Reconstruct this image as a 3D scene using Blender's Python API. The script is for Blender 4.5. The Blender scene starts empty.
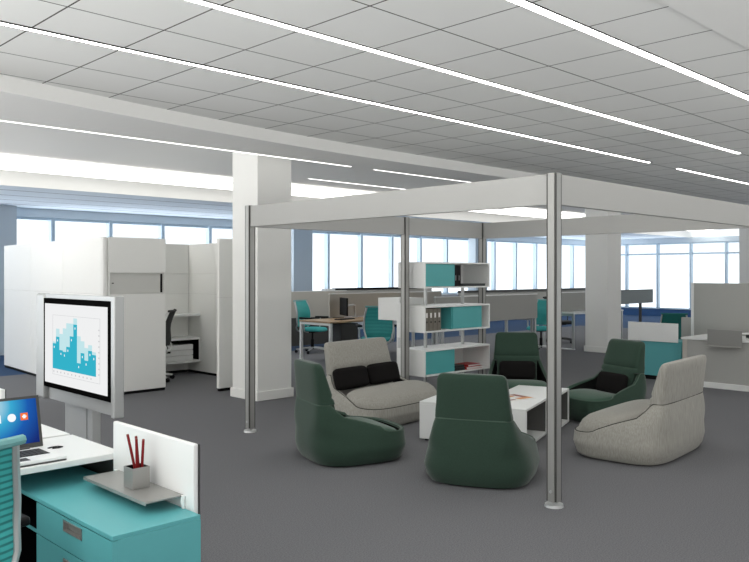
import bpy, bmesh, math, random
from mathutils import Vector, Matrix
random.seed(7)
PI = math.pi
SC = bpy.context.scene
COL = SC.collection

# ------------------------------------------------------------------ materials
def mat(name, color, rough=0.5, metal=0.0, noise=None, scale=200.0, bump=0.0, sheen=0.0, emit=None, estr=0.0, spec=0.5, stretch=None):
    m = bpy.data.materials.new(name); m.use_nodes = True
    nt = m.node_tree; b = nt.nodes['Principled BSDF']
    b.inputs['Base Color'].default_value = (*color, 1)
    b.inputs['Roughness'].default_value = rough
    b.inputs['Metallic'].default_value = metal
    b.inputs['Specular IOR Level'].default_value = spec
    if sheen:
        b.inputs['Sheen Weight'].default_value = sheen
        b.inputs['Sheen Roughness'].default_value = 0.4
    if emit:
        b.inputs['Emission Color'].default_value = (*emit, 1)
        b.inputs['Emission Strength'].default_value = estr
    if noise:
        tc = nt.nodes.new('ShaderNodeTexCoord')
        src = tc.outputs['Object']
        if stretch:
            mp = nt.nodes.new('ShaderNodeMapping'); mp.inputs['Scale'].default_value = stretch
            nt.links.new(src, mp.inputs['Vector']); src = mp.outputs['Vector']
        n = nt.nodes.new('ShaderNodeTexNoise'); n.inputs['Scale'].default_value = scale; n.inputs['Detail'].default_value = 3
        nt.links.new(src, n.inputs['Vector'])
        r = nt.nodes.new('ShaderNodeValToRGB')
        lo = tuple(c * (1 - noise) for c in color); hi = tuple(min(1, c * (1 + noise)) for c in color)
        r.color_ramp.elements[0].position = 0.3; r.color_ramp.elements[0].color = (*lo, 1)
        r.color_ramp.elements[1].position = 0.7; r.color_ramp.elements[1].color = (*hi, 1)
        nt.links.new(n.outputs['Fac'], r.inputs['Fac']); nt.links.new(r.outputs['Color'], b.inputs['Base Color'])
        if bump:
            bp = nt.nodes.new('ShaderNodeBump'); bp.inputs['Strength'].default_value = bump; bp.inputs['Distance'].default_value = 0.002
            nt.links.new(n.outputs['Fac'], bp.inputs['Height']); nt.links.new(bp.outputs['Normal'], b.inputs['Normal'])
    return m

def seam_mat(name, color, seams, line=(0.06, 0.06, 0.055), rough=0.85):
    """plain colour with joint lines: seams = list of (axis, offset, period, width) in world metres"""
    m = mat(name, color, rough, spec=0.2); nt = m.node_tree; b = nt.nodes['Principled BSDF']
    g = nt.nodes.new('ShaderNodeNewGeometry'); s = nt.nodes.new('ShaderNodeSeparateXYZ')
    nt.links.new(g.outputs['Position'], s.inputs[0])
    acc = None
    def math_(op, a, v):
        n = nt.nodes.new('ShaderNodeMath'); n.operation = op
        nt.links.new(a, n.inputs[0])
        if isinstance(v, (int, float)): n.inputs[1].default_value = v
        else: nt.links.new(v, n.inputs[1])
        return n.outputs[0]
    for ax, off, per, w in seams:
        x = math_('SUBTRACT', s.outputs['XYZ'.index(ax)], off - w / 2)
        n = nt.nodes.new('ShaderNodeMath'); n.operation = 'FLOORED_MODULO'; nt.links.new(x, n.inputs[0]); n.inputs[1].default_value = per
        f = math_('LESS_THAN', n.outputs[0], w)
        acc = f if acc is None else math_('MAXIMUM', acc, f)
    mx = nt.nodes.new('ShaderNodeMix'); mx.data_type = 'RGBA'
    mx.inputs[6].default_value = (*color, 1); mx.inputs[7].default_value = (*line, 1)
    nt.links.new(acc, mx.inputs[0]); nt.links.new(mx.outputs[2], b.inputs['Base Color'])
    return m

def emit_mat(name, color, strength):
    m = bpy.data.materials.new(name); m.use_nodes = True; nt = m.node_tree
    nt.nodes.remove(nt.nodes['Principled BSDF'])
    e = nt.nodes.new('ShaderNodeEmission'); e.inputs[0].default_value = (*color, 1); e.inputs[1].default_value = strength
    nt.links.new(e.outputs[0], nt.nodes['Material Output'].inputs[0])
    return m

def glass_mat(name):
    m = bpy.data.materials.new(name); m.use_nodes = True; nt = m.node_tree
    nt.nodes.remove(nt.nodes['Principled BSDF'])
    t = nt.nodes.new('ShaderNodeBsdfTransparent'); t.inputs[0].default_value = (0.985, 0.99, 1.0, 1)
    g = nt.nodes.new('ShaderNodeBsdfGlossy'); g.inputs['Roughness'].default_value = 0.02
    x = nt.nodes.new('ShaderNodeMixShader'); x.inputs[0].default_value = 0.03
    nt.links.new(t.outputs[0], x.inputs[1]); nt.links.new(g.outputs[0], x.inputs[2])
    nt.links.new(x.outputs[0], nt.nodes['Material Output'].inputs[0])
    return m

def ribbed_mat(name, color, dark, per):
    m = mat(name, color, 0.6); nt = m.node_tree; b = nt.nodes['Principled BSDF']
    tc = nt.nodes.new('ShaderNodeTexCoord'); w = nt.nodes.new('ShaderNodeTexWave')
    w.bands_direction = 'Z'; w.inputs['Scale'].default_value = per; w.inputs['Distortion'].default_value = 0.6; w.inputs['Detail'].default_value = 1
    r = nt.nodes.new('ShaderNodeValToRGB')
    r.color_ramp.elements[0].color = (*dark, 1); r.color_ramp.elements[1].color = (*color, 1)
    r.color_ramp.elements[0].position = 0.1; r.color_ramp.elements[1].position = 0.5
    nt.links.new(tc.outputs['Object'], w.inputs['Vector']); nt.links.new(w.outputs['Fac'], r.inputs['Fac'])
    nt.links.new(r.outputs['Color'], b.inputs['Base Color'])
    return m

M = {}
M['carpet'] = mat('grey carpet', (0.166, 0.167, 0.176), 0.95, noise=0.28, scale=130, bump=0.3, spec=0.1)
M['floor_blue'] = mat('blue floor', (0.02, 0.055, 0.125), 0.8, noise=0.2, scale=90, spec=0.2)  # blue for the floor beyond the grey carpet
M['tiles'] = seam_mat('ceiling tiles', (0.87, 0.875, 0.86), [('X', 0.044, 0.6, 0.011), ('Y', 1.932, 0.6, 0.011)])
M['drywall'] = mat('white drywall', (0.86, 0.86, 0.845), 0.9, spec=0.2)
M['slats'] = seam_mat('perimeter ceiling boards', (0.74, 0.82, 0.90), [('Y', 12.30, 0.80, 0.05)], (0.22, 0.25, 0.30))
M['column'] = mat('painted column', (0.87, 0.87, 0.845), 0.75, spec=0.25)
M['mullion'] = mat('window frame', (0.48, 0.60, 0.70), 0.5)
M['pier'] = mat('blue grey pier', (0.50, 0.57, 0.63), 0.8)
M['header'] = mat('pale blue window head', (0.66, 0.75, 0.82), 0.7)
M['bezel'] = mat('matt black bezel', (0.004, 0.004, 0.004), 0.8, spec=0.0)
M['table_shade'] = mat('table inside shade', (0.13, 0.13, 0.125), 0.8, spec=0.1)  # dark grey standing in for the shade inside the low tables
M['glass'] = glass_mat('window glass')
M['white'] = mat('white laminate', (0.84, 0.85, 0.84), 0.4)
M['panel'] = mat('white partition panel', (0.89, 0.89, 0.865), 0.7, noise=0.02, scale=300, spec=0.25)
M['panel_grey'] = mat('grey partition panel', (0.42, 0.42, 0.40), 0.8, noise=0.05, scale=300, spec=0.2)
M['panel_door'] = mat('pale grey door', (0.66, 0.66, 0.63), 0.6)
M['blue_wall'] = mat('blue wall', (0.03, 0.095, 0.24), 0.7)
M['screen_blue'] = mat('blue grey screen', (0.30, 0.34, 0.35), 0.7)
M['teal_rail'] = mat('grey teal rail', (0.17, 0.40, 0.40), 0.5)
M['screen_beige'] = mat('beige grey screen cloth', (0.50, 0.48, 0.44), 0.85, noise=0.06, scale=300, spec=0.2)
M['teal'] = mat('teal laminate', (0.11, 0.42, 0.445), 0.42)
M['teal_shelf'] = mat('teal painted door', (0.085, 0.40, 0.41), 0.45)
M['teal_mesh'] = ribbed_mat('teal knitted mesh', (0.05, 0.45, 0.44), (0.015, 0.20, 0.20), 14)
M['teal_seat'] = mat('teal seat cloth', (0.04, 0.36, 0.36), 0.85, noise=0.15, scale=200)
M['green_mesh'] = mat('dark teal mesh', (0.008, 0.15, 0.135), 0.6)
M['black_mesh'] = mat('black mesh', (0.012, 0.012, 0.012), 0.7)
M['silver'] = mat('silver paint', (0.55, 0.56, 0.56), 0.35, 0.6)
M['alu'] = mat('brushed aluminium', (0.36, 0.36, 0.345), 0.42, 0.45, noise=0.06, scale=40, stretch=(30, 30, 0.3))
M['alu_groove'] = mat('dark aluminium groove', (0.07, 0.07, 0.065), 0.6, 0.2)
M['beam'] = mat('light grey beam', (0.43, 0.43, 0.418), 0.7, noise=0.025, scale=250, spec=0.25)
M['frame_metal'] = mat('display frame metal', (0.44, 0.45, 0.45), 0.4, 0.4)
M['shelf_metal'] = mat('grey shelf metal', (0.36, 0.355, 0.34), 0.38, 0.5)
M['black'] = mat('black plastic', (0.005, 0.005, 0.006), 0.5, spec=0.15)
M['charcoal'] = mat('charcoal laminate', (0.05, 0.05, 0.048), 0.6)
M['lamp_slot'] = mat('dark lamp slot', (0.03, 0.03, 0.03), 0.8)
M['green'] = mat('dark green wool', (0.036, 0.066, 0.048), 0.92, noise=0.16, scale=260, bump=0.3, sheen=0.35, spec=0.15)
M['green_seat'] = mat('green wool seat', (0.042, 0.095, 0.064), 0.92, noise=0.16, scale=260, bump=0.3, sheen=0.35, spec=0.15)
M['grey_cloth'] = mat('grey striped wool', (0.36, 0.35, 0.315), 0.92, noise=0.16, scale=9, bump=0.2, sheen=0.2, spec=0.15, stretch=(16, 16, 1.0))
M['piping'] = mat('pale green piping', (0.075, 0.125, 0.092), 0.8)
M['tray_metal'] = mat('dark grey metal', (0.27, 0.27, 0.26), 0.5, 0.2)
M['seam'] = mat('dark seam', (0.06, 0.058, 0.052), 0.9, spec=0.1)
M['pillow'] = mat('black cushion cloth', (0.011, 0.010, 0.010), 0.95, noise=0.2, scale=200, bump=0.3, spec=0.1)
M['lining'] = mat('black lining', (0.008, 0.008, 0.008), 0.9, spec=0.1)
M['wood'] = mat('pale wood', (0.40, 0.27, 0.155), 0.5, noise=0.15, scale=6, stretch=(1, 14, 14))
M['red'] = mat('red lacquer', (0.20, 0.006, 0.008), 0.5, spec=0.2)
M['binder'] = mat('grey binder', (0.16, 0.145, 0.12), 0.6)
M['book_red'] = mat('red book', (0.42, 0.03, 0.03), 0.5)
M['book_dark'] = mat('dark book', (0.03, 0.035, 0.035), 0.5)
M['paper'] = mat('white paper', (0.82, 0.81, 0.79), 0.6)
M['orange'] = mat('orange print', (0.62, 0.24, 0.05), 0.5)
M['brown_print'] = mat('dark red print', (0.25, 0.06, 0.05), 0.5)
M['grey_print'] = mat('grey print', (0.35, 0.35, 0.37), 0.5)
M['lamp'] = emit_mat('ceiling lamp diffuser', (1.0, 0.985, 0.95), 12.5)
M['lamp_small'] = emit_mat('slot lamp', (1.0, 0.985, 0.95), 3.0)
M['cove'] = emit_mat('cove lamp', (1.0, 0.985, 0.94), 3.2)
M['display'] = emit_mat('display white', (0.93, 0.935, 0.94), 0.76)
M['display_line'] = emit_mat('display grey line', (0.60, 0.60, 0.62), 0.76)
M['bar_dark'] = emit_mat('display blue', (0.035, 0.44, 0.58), 0.82)
M['bar_light'] = emit_mat('display pale blue', (0.55, 0.80, 0.84), 0.80)
M['display_dot'] = emit_mat('display dot', (0.95, 0.98, 1.0), 0.8)
M['icon_orange'] = emit_mat('icon orange', (0.85, 0.16, 0.03), 0.9)
M['icon_white'] = emit_mat('icon white', (0.85, 0.88, 0.9), 0.9)

def wallpaper():
    m = emit_mat('laptop wallpaper', (0.1, 0.3, 0.7), 0.72); nt = m.node_tree
    e = [n for n in nt.nodes if n.type == 'EMISSION'][0]
    tc = nt.nodes.new('ShaderNodeTexCoord'); s = nt.nodes.new('ShaderNodeVectorMath'); s.operation = 'DISTANCE'
    s.inputs[1].default_value = (-0.03, 0.0, 0.19)
    nt.links.new(tc.outputs['Object'], s.inputs[0])
    r = nt.nodes.new('ShaderNodeValToRGB'); el = r.color_ramp.elements
    el[0].position = 0.0; el[0].color = (0.75, 0.93, 0.95, 1)
    el[1].position = 0.24; el[1].color = (0.012, 0.03, 0.20, 1)
    a = el.new(0.09); a.color = (0.05, 0.45, 0.72, 1)
    b = el.new(0.16); b.color = (0.015, 0.12, 0.48, 1)
    nt.links.new(s.outputs['Value'], r.inputs[0]); nt.links.new(r.outputs[0], e.inputs[0])
    return m
M['wallpaper'] = wallpaper()

# ------------------------------------------------------------------ mesh helpers
class MB:
    def __init__(s): s.bm = bmesh.new()
    def box(s, x0, x1, y0, y1, z0, z1, mt=None):
        vs = [s.bm.verts.new(p) for p in ((x0,y0,z0),(x1,y0,z0),(x1,y1,z0),(x0,y1,z0),(x0,y0,z1),(x1,y0,z1),(x1,y1,z1),(x0,y1,z1))]
        if mt is not None:
            for v in vs: v.co = mt @ v.co
        for f in ((0,3,2,1),(4,5,6,7),(0,1,5,4),(1,2,6,5),(2,3,7,6),(3,0,4,7)):
            s.bm.faces.new([vs[i] for i in f])
        return s
    def cyl(s, p0, p1, r0, r1=None, n=16, caps=True):
        r1 = r0 if r1 is None else r1
        p0 = Vector(p0); p1 = Vector(p1); d = (p1 - p0).normalized()
        up = Vector((0,0,1)) if abs(d.z) < 0.95 else Vector((1,0,0))
        a = d.cross(up).normalized(); b = d.cross(a)
        rings = []
        for p, r in ((p0, r0), (p1, r1)):
            rings.append([s.bm.verts.new(p + (a*math.cos(2*PI*i/n) + b*math.sin(2*PI*i/n))*r) for i in range(n)])
        for i in range(n):
            s.bm.faces.new((rings[0][i], rings[1][i], rings[1][(i+1)%n], rings[0][(i+1)%n]))
        if caps:
            s.bm.faces.new(rings[0]); s.bm.faces.new(rings[1][::-1])
        return s
    def tube(s, pts, r, n=10, flat=1.0):
        """swept tube; flat squeezes it along the second cross axis"""
        pts = [Vector(p) for p in pts]; rings = []
        prev = None
        for i, p in enumerate(pts):
            d = (pts[min(i+1, len(pts)-1)] - pts[max(i-1, 0)]).normalized()
            if prev is None:
                up = Vector((1,0,0)) if abs(d.x) < 0.9 else Vector((0,0,1))
            else: up = prev
            a = (up - d*up.dot(d)).normalized(); b = d.cross(a); prev = a
            rr = r[i] if isinstance(r, (list, tuple)) else r
            rings.append([s.bm.verts.new(p + a*math.cos(2*PI*k/n)*rr + b*math.sin(2*PI*k/n)*rr*flat) for k in range(n)])
        for i in range(len(rings)-1):
            for k in range(n):
                s.bm.faces.new((rings[i][k], rings[i][(k+1)%n], rings[i+1][(k+1)%n], rings[i+1][k]))
        s.bm.faces.new(rings[0][::-1]); s.bm.faces.new(rings[-1])
        return s
    def prism(s, poly, z0, z1):
        n = len(poly)
        a = [s.bm.verts.new((x, y, z0)) for x, y in poly]; b = [s.bm.verts.new((x, y, z1)) for x, y in poly]
        for i in range(n): s.bm.faces.new((a[i], a[(i+1)%n], b[(i+1)%n], b[i]))
        s.bm.faces.new(a[::-1]); s.bm.faces.new(b)
        return s
    def loft(s, rings, cap0=True, cap1=True):
        R = [[s.bm.verts.new(p) for p in r] for r in rings]; n = len(R[0])
        for i in range(len(R)-1):
            for k in range(n): s.bm.faces.new((R[i][k], R[i][(k+1)%n], R[i+1][(k+1)%n], R[i+1][k]))
        if cap0: s.bm.faces.new(R[0][::-1])
        if cap1: s.bm.faces.new(R[-1])
        return s
    def grid(s, P, thick):
        """sheet of points P[i][j] given a thickness along its normal"""
        ni, nj = len(P), len(P[0]); P = [[Vector(p) for p in r] for r in P]
        A = [[None]*nj for _ in range(ni)]; B = [[None]*nj for _ in range(ni)]
        for i in range(ni):
            for j in range(nj):
                du = P[min(i+1,ni-1)][j] - P[max(i-1,0)][j]; dv = P[i][min(j+1,nj-1)] - P[i][max(j-1,0)]
                nn = du.cross(dv).normalized()
                A[i][j] = s.bm.verts.new(P[i][j] + nn*thick/2); B[i][j] = s.bm.verts.new(P[i][j] - nn*thick/2)
        for i in range(ni-1):
            for j in range(nj-1):
                s.bm.faces.new((A[i][j], A[i+1][j], A[i+1][j+1], A[i][j+1]))
                s.bm.faces.new((B[i][j], B[i][j+1], B[i+1][j+1], B[i+1][j]))
        for i in range(ni-1):
            s.bm.faces.new((A[i][0], B[i][0], B[i+1][0], A[i+1][0])); s.bm.faces.new((A[i][-1], A[i+1][-1], B[i+1][-1], B[i][-1]))
        for j in range(nj-1):
            s.bm.faces.new((A[0][j], A[0][j+1], B[0][j+1], B[0][j])); s.bm.faces.new((A[-1][j], B[-1][j], B[-1][j+1], A[-1][j+1]))
        return s
    def build(s, name, material, parent=None, bevel=0.0, smooth=False, seg=2):
        bm = s.bm
        bmesh.ops.recalc_face_normals(bm, faces=bm.faces)
        me = bpy.data.meshes.new(name); bm.to_mesh(me); bm.free()
        if smooth:
            for p in me.polygons: p.use_smooth = True
            me.set_sharp_from_angle(angle=math.radians(38))
        me.materials.append(M[material])
        o = bpy.data.objects.new(name, me); COL.objects.link(o)
        if parent: o.parent = parent
        if bevel:
            md = o.modifiers.new('edge', 'BEVEL'); md.width = bevel; md.segments = seg; md.limit_method = 'ANGLE'; md.angle_limit = math.radians(50)
        return o

def tag(o, label, cat, group=None):
    o['label'] = label; o['category'] = cat
    if group: o['group'] = group
    return o
def thing(name, label, cat, loc=(0,0,0), rz=0.0, group=None):
    o = bpy.data.objects.new(name, None); COL.objects.link(o); o.empty_display_size = 0.05
    o.location = loc; o.rotation_euler = (0, 0, math.radians(rz))
    return tag(o, label, cat, group)
def struct(o):
    o['kind'] = 'structure'; return o
def dup(root, loc, rz, label, group=None):
    def cp(o, parent):
        c = o.copy(); COL.objects.link(c)
        if parent: c.parent = parent
        for ch in [x for x in bpy.data.objects if x.parent == o]: cp(ch, c)
        return c
    r = cp(root, None); r.location = loc; r.rotation_euler = (0, 0, math.radians(rz)); r['label'] = label
    if group: r['group'] = group
    elif 'group' in r: del r['group']
    return r
def lerp(tab, x):
    if x <= tab[0][0]: return tab[0][1]
    for (a, p), (b, q) in zip(tab, tab[1:]):
        if x <= b:
            t = (x - a) / (b - a)
            return p + (q - p) * t
    return tab[-1][1]
def sell(a, b, n, k, N, cx=0, cy=0, z=0):
    f = 2*PI*k/N; c, s = math.cos(f), math.sin(f)
    return (cx + a*math.copysign(abs(c)**(2/n), c), cy + b*math.copysign(abs(s)**(2/n), s), z)

# ------------------------------------------------------------------ the room
XE, YW = 26.8, 15.4            # end wall and long window wall
X0, Y0 = -2.2, -2.2            # open sides behind the camera
struct(MB().box(X0, 20.2, Y0, 12.0, -0.1, 0).build('floor', 'carpet'))
struct(MB().box(X0, 20.2, 12.0, YW+0.3, -0.1, 0).build('floor_perimeter', 'floor_blue'))
struct(MB().box(20.2, XE+0.3, Y0, YW+0.3, -0.1, 0).build('floor_end', 'floor_blue'))
struct(MB().box(X0, XE+0.3, 1.94, 6.75, 3.0, 3.1).build('ceiling', 'tiles'))
struct(MB().box(X0, XE+0.3, Y0, 1.94, 2.982, 3.1).build('ceiling_plain', 'drywall'))
def ybeam(x): return 6.63 - (0.02*(7-x)**2 if x < 7 else 0)
edge = [(x, ybeam(x)) for x in [X0 + i*(7-X0)/40 for i in range(41)]] + [(XE, 6.63)]
struct(MB().prism(edge + [(XE, 7.34), (X0, 7.34)], 2.875, 3.11).build('trim_1', 'drywall'))
struct(MB().box(X0, XE+0.3, 7.34, 11.65, 3.05, 3.15).build('ceiling_raised', 'drywall'))
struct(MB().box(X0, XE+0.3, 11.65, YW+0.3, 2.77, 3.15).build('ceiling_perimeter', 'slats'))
struct(MB().box(X0, XE+0.3, 11.63, 11.649, 2.765, 3.05).build('trim_8', 'drywall'))
# long window wall (left) and end wall (right)
struct(MB().box(X0, XE+0.2, YW+0.02, YW+0.2, 0, 0.88).build('wall_left', 'drywall'))
struct(MB().box(X0, XE+0.2, YW-0.02, YW+0.2, 2.60, 2.77).build('trim_2', 'header', bevel=0.01))
struct(MB().box(X0, XE, YW-0.10, YW+0.02, 0.86, 0.90).build('trim_3', 'white', bevel=0.005))
struct(MB().box(XE+0.02, XE+0.2, Y0, YW, 0, 0.25).build('wall_right', 'blue_wall'))
struct(MB().box(XE-0.02, XE+0.2, Y0, YW, 2.60, 2.77).build('trim_4', 'header', bevel=0.01))
wn = 0
def window(ax, a0, a1, z0, z1, transom):
    """one bay; ax 'X' lies in the long wall, 'Y' in the end wall"""
    global wn; wn += 1
    w = bpy.data.objects.new('window_%d' % wn, None); COL.objects.link(w); struct(w); w.empty_display_size = .05
    f = MB(); g = MB()
    def b(m, p0, p1, d0, d1, q0, q1):
        if ax == 'X': m.box(p0, p1, YW+d0, YW+d1, q0, q1)
        else: m.box(XE+d0, XE+d1, p0, p1, q0, q1)
    h = 0.035
    b(f, a0, a0+h, -0.03, 0.12, z0, z1); b(f, a1-h, a1, -0.03, 0.12, z0, z1)
    b(f, a0+h, a1-h, 0.0, 0.12, z1-0.05, z1); b(f, a0+h, a1-h, 0.0, 0.12, z0, z0+0.05)
    if transom: b(f, a0+h, a1-h, 0.0, 0.10, transom-0.03, transom+0.03)
    b(g, a0+h, a1-h, 0.06, 0.07, z0+0.05, z1-0.05)
    w.location = ((a0+a1)/2, YW, z0) if ax == 'X' else (XE, (a0+a1)/2, z0)
    for mb in (f, g):
        for v in mb.bm.verts: v.co -= w.location
    f.build('frame', 'mullion', w); g.build('glass', 'glass', w)
SP = 1.198; XB = 0.4061*YW
for k in range(-3, 18):
    window('X', XB + k*SP, min(XB + (k+1)*SP, XE), 0.88, 2.60, None)
YB = 0.5226*XE
for k in range(-2, 9):
    y1 = YB - k*SP
    window('Y', y1-SP, min(y1, YW), 0.25, 2.60, 2.21)
for i, k in enumerate((-1, 5, 11)):
    c = XB + k*SP + 0.10
    struct(MB().box(c-0.30, c+0.30, YW-0.32, YW-0.04, 0, 2.77).build('trim_%d' % (5+i), 'pier'))

# free-standing columns
for cx0, cx1, cy0, cy1 in ((5.47, 5.98, 7.53, 8.05), (13.53, 14.05, 7.45, 7.93), (21.6, 22.15, 7.50, 8.05)):
    c = bpy.data.objects.new('column', None); COL.objects.link(c); struct(c); c.location = ((cx0+cx1)/2, (cy0+cy1)/2, 0)
    hx, hy = (cx1-cx0)/2, (cy1-cy0)/2
    MB().box(-hx, hx, -hy, hy, 0, 3.05).build('shaft', 'column', c, bevel=0.008)
    MB().box(-hx-0.02, hx+0.02, -hy-0.02, hy+0.02, 0, 0.11).build('baseboard', 'column', c, bevel=0.006)

# ceiling lamps
def ceiling_lamp(label, x0, x1, y, z, w, group, m='lamp', slot=True):
    t = thing('ceiling_light', label, 'light', ((x0+x1)/2, y, z), 0, group)
    L = (x1-x0)/2
    if slot: MB().box(-L, L, -w/2-(0.026 if y > 4 else 0.012), w/2+0.010, -0.004, 0.03).build('housing', 'lamp_slot', t)
    MB().box(-L+0.02, L-0.02, -w/2, w/2, -0.0065, -0.003).build('diffuser', m, t)
    return t
GL = 'linear lamps in the tiled ceiling'
ceiling_lamp('long thin linear lamp in the tiled ceiling, the row nearest the white beam', X0+0.1, 10.0, 4.885, 3.0, 0.034, GL)
ceiling_lamp('short lamp at far right of the tiled ceiling, after the gap in the row', 10.82, 20.5, 4.885, 3.0, 0.034, GL)
ceiling_lamp('middle of the three bright linear lamps crossing the tiled ceiling', X0+0.1, 10.04, 3.735, 3.0, 0.044, GL)
ceiling_lamp('widest brightest linear lamp in the top right of the tiled ceiling', X0+0.1, 16.0, 2.50, 3.0, 0.056, GL)
GS = 'thin slot lamps beyond the white beam'
ceiling_lamp('thin slot lamp on the white beam back edge, left of the white column', X0+0.1, 6.80, 7.322, 2.875, 0.014, GS, 'lamp_small', False)
ceiling_lamp('thin slot lamp on the white beam back edge, starting right of the white column', 7.17, 14.5, 7.322, 2.875, 0.010, GS, 'lamp_small', False)
ceiling_lamp('thin slot lamp in the raised ceiling just right of the white column', 8.10, 15.5, 9.78, 3.05, 0.016, GS, 'lamp_small', False)
t = thing('cove_light', 'long glowing cove lamp where the raised ceiling meets the lower window ceiling', 'light', (12.2, 11.63, 3.0))
MB().box(-14.2, 14.4, -1.06, -0.56, -0.085, -0.040).build('diffuser', 'cove', t)

# ------------------------------------------------------------------ pavilion frame
px0, px1, py0, py1 = 4.36, 7.94, 2.78, 6.12
pv = thing('meeting_frame', 'open square pavilion frame of aluminium posts and light grey beams around the lounge', 'frame', ((px0+px1)/2, (py0+py1)/2, 0))
cx, cy = (px0+px1)/2, (py0+py1)/2
HS = 0.036; NT = 0.012
def post(x, y):
    x -= cx; y -= cy
    poly = []
    for sx, sy in ((-1,-1), (1,-1), (1,1), (-1,1)):
        a = (x+sx*(HS-NT), y+sy*HS); b = (x+sx*(HS-NT), y+sy*(HS-NT)); c = (x+sx*HS, y+sy*(HS-NT))
        poly += [a, b, c] if (sx*sy > 0 and False) else ([c, b, a] if sx*sy > 0 else [a, b, c])
    # order corners consistently
    poly = []
    for sx, sy, first in ((-1,-1,'y'), (1,-1,'x'), (1,1,'y'), (-1,1,'x')):
        ax_ = (x+sx*HS, y+sy*(HS-NT)); bb = (x+sx*(HS-NT), y+sy*(HS-NT)); ay_ = (x+sx*(HS-NT), y+sy*HS)
        poly += [ax_, bb, ay_] if first == 'y' else [ay_, bb, ax_]
    p = MB().prism(poly, 0.035, 2.15).build('post', 'alu', pv)
    g = MB()
    for sx in (-1, 1):
        for sy in (-1, 1):
            u, v = x+sx*(HS-NT/2), y+sy*(HS-NT/2); q = NT/2-0.0015
            g.box(u-q, u+q, v-q, v+q, 0.04, 2.149)
    g.build('groove', 'alu_groove', p)
    MB().cyl((x, y, 0.0), (x, y, 0.018), 0.062, 0.058, 28).cyl((x, y, 0.018), (x, y, 0.035), 0.022, 0.022, 16).build('foot', 'silver', p, smooth=True)
    MB().cyl((x-HS-0.006, y, 0.10), (x-HS+0.002, y, 0.10), 0.010, 0.010, 12).build('screw', 'silver', p, smooth=True)
for q in ((px0, py0), (px0, py1), (px1, py1), (px1, py0)): post(*q)
post(6.508, py1)
bt = 0.022
for (a0, a1, b0, b1) in ((px0-bt, px0+bt, py0+HS, py1-HS), (px1-bt, px1+bt, py0+HS, py1-HS)):
    MB().box(a0-cx, a1-cx, b0-cy, b1-cy, 1.948, 2.145).build('beam', 'beam', pv, bevel=0.003)
MB().box(px0+HS-cx, px1-HS-cx, py0-bt-cy, py0+bt-cy, 1.948, 2.145).build('beam', 'beam', pv, bevel=0.003)
MB().box(px0+HS-cx, 6.508-HS-cx, py1-bt-cy, py1+bt-cy, 1.948, 2.145).build('beam', 'beam', pv, bevel=0.003)
MB().box(6.508+HS-cx, px1-HS-cx, py1-bt-cy, py1+bt-cy, 1.948, 2.145).build('beam', 'beam', pv, bevel=0.003)

# ------------------------------------------------------------------ bookcase
bk = thing('bookcase', 'white three tier open bookcase with teal sliding doors between two posts of the frame', 'bookcase', (6.60, 5.90, 0))
BL, BD, TH = 1.21, 0.42, 0.018
tiers = (0.33, 0.83, 1.335); BH = 0.302
for i, z in enumerate(tiers):
    b = MB().box(0, BL, 0, BD, z, z+TH).box(0, BL, 0, BD, z+BH-TH, z+BH).box(0, TH, 0, BD, z+TH, z+BH-TH).box(BL-TH, BL, 0, BD, z+TH, z+BH-TH)
    b.box(TH, BL-TH, BD-0.014, BD, z+TH, z+BH-TH)
    s = b.build('shelf_box', 'white', bk, bevel=0.002)
    if i == 0: d0, d1 = 0.03, 0.55
    elif i == 1: d0, d1 = 0.52, 1.07
    else: d0, d1 = 0.03, 0.55
    MB().box(d0, d1, 0.018, 0.032, z+TH+0.004, z+BH-TH-0.004).build('sliding_door', 'teal_shelf', s, bevel=0.002)
    if i == 1: MB().box(0.505, 0.52, 0.03, BD-0.014, z+TH, z+BH-TH).build('divider', 'teal_shelf', s)
for x in (0.26, 0.95):
    for za, zb in ((tiers[0]+BH, tiers[1]), (tiers[1]+BH, tiers[2]), (0, tiers[0])):
        MB().box(x, x+0.03, 0.22, 0.25, za, zb).build('support', 'silver', bk)
MB().box(-0.022, -0.002, 0.34, 0.42, 0.0, 1.16).build('side_panel', 'white', bk, bevel=0.003)
MB().box(-0.03, -0.022, 0.36, 0.40, 0.64, 0.76).build('side_plate', 'silver', bk)
MB().box(0.03, 0.45, BD+0.002, BD+0.36, 0.95, 1.215).build('rear_box', 'white', bk, bevel=0.004)
# contents
for k in range(4):
    t = thing('binder', ['leftmost', 'second from left', 'third from left', 'rightmost'][k] + ' of four grey ring binders on the middle bookcase tier', 'binder', (6.60+0.03+0.072*k, 5.925, tiers[1]+TH+0.0005), 0, 'binders on the middle tier')
    MB().box(0, 0.066, 0, 0.28, 0, 0.255).build('cover', 'binder', t, bevel=0.003)
    MB().box(0.02, 0.046, -0.002, 0, 0.15, 0.205).build('label_slip', 'paper', t)
    MB().cyl((0.033, -0.002, 0.10), (0.033, 0.001, 0.10), 0.010, 0.010, 12).build('finger_hole', 'black', t)
for k in range(2):
    t = thing('binder', 'black binder standing on the top bookcase tier, ' + ('touching the teal door', 'the one farther from the teal door')[k], 'binder', (6.60+0.555+0.062*k, 5.925, tiers[2]+TH+0.0005), 0, 'black binders on the top tier')
    MB().box(0, 0.058, 0, 0.28, 0, 0.255).build('cover', 'black', t, bevel=0.003)
    MB().box(0.018, 0.028, -0.002, 0, 0.07, 0.13).build('label_slip', 'grey_print', t)
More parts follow.
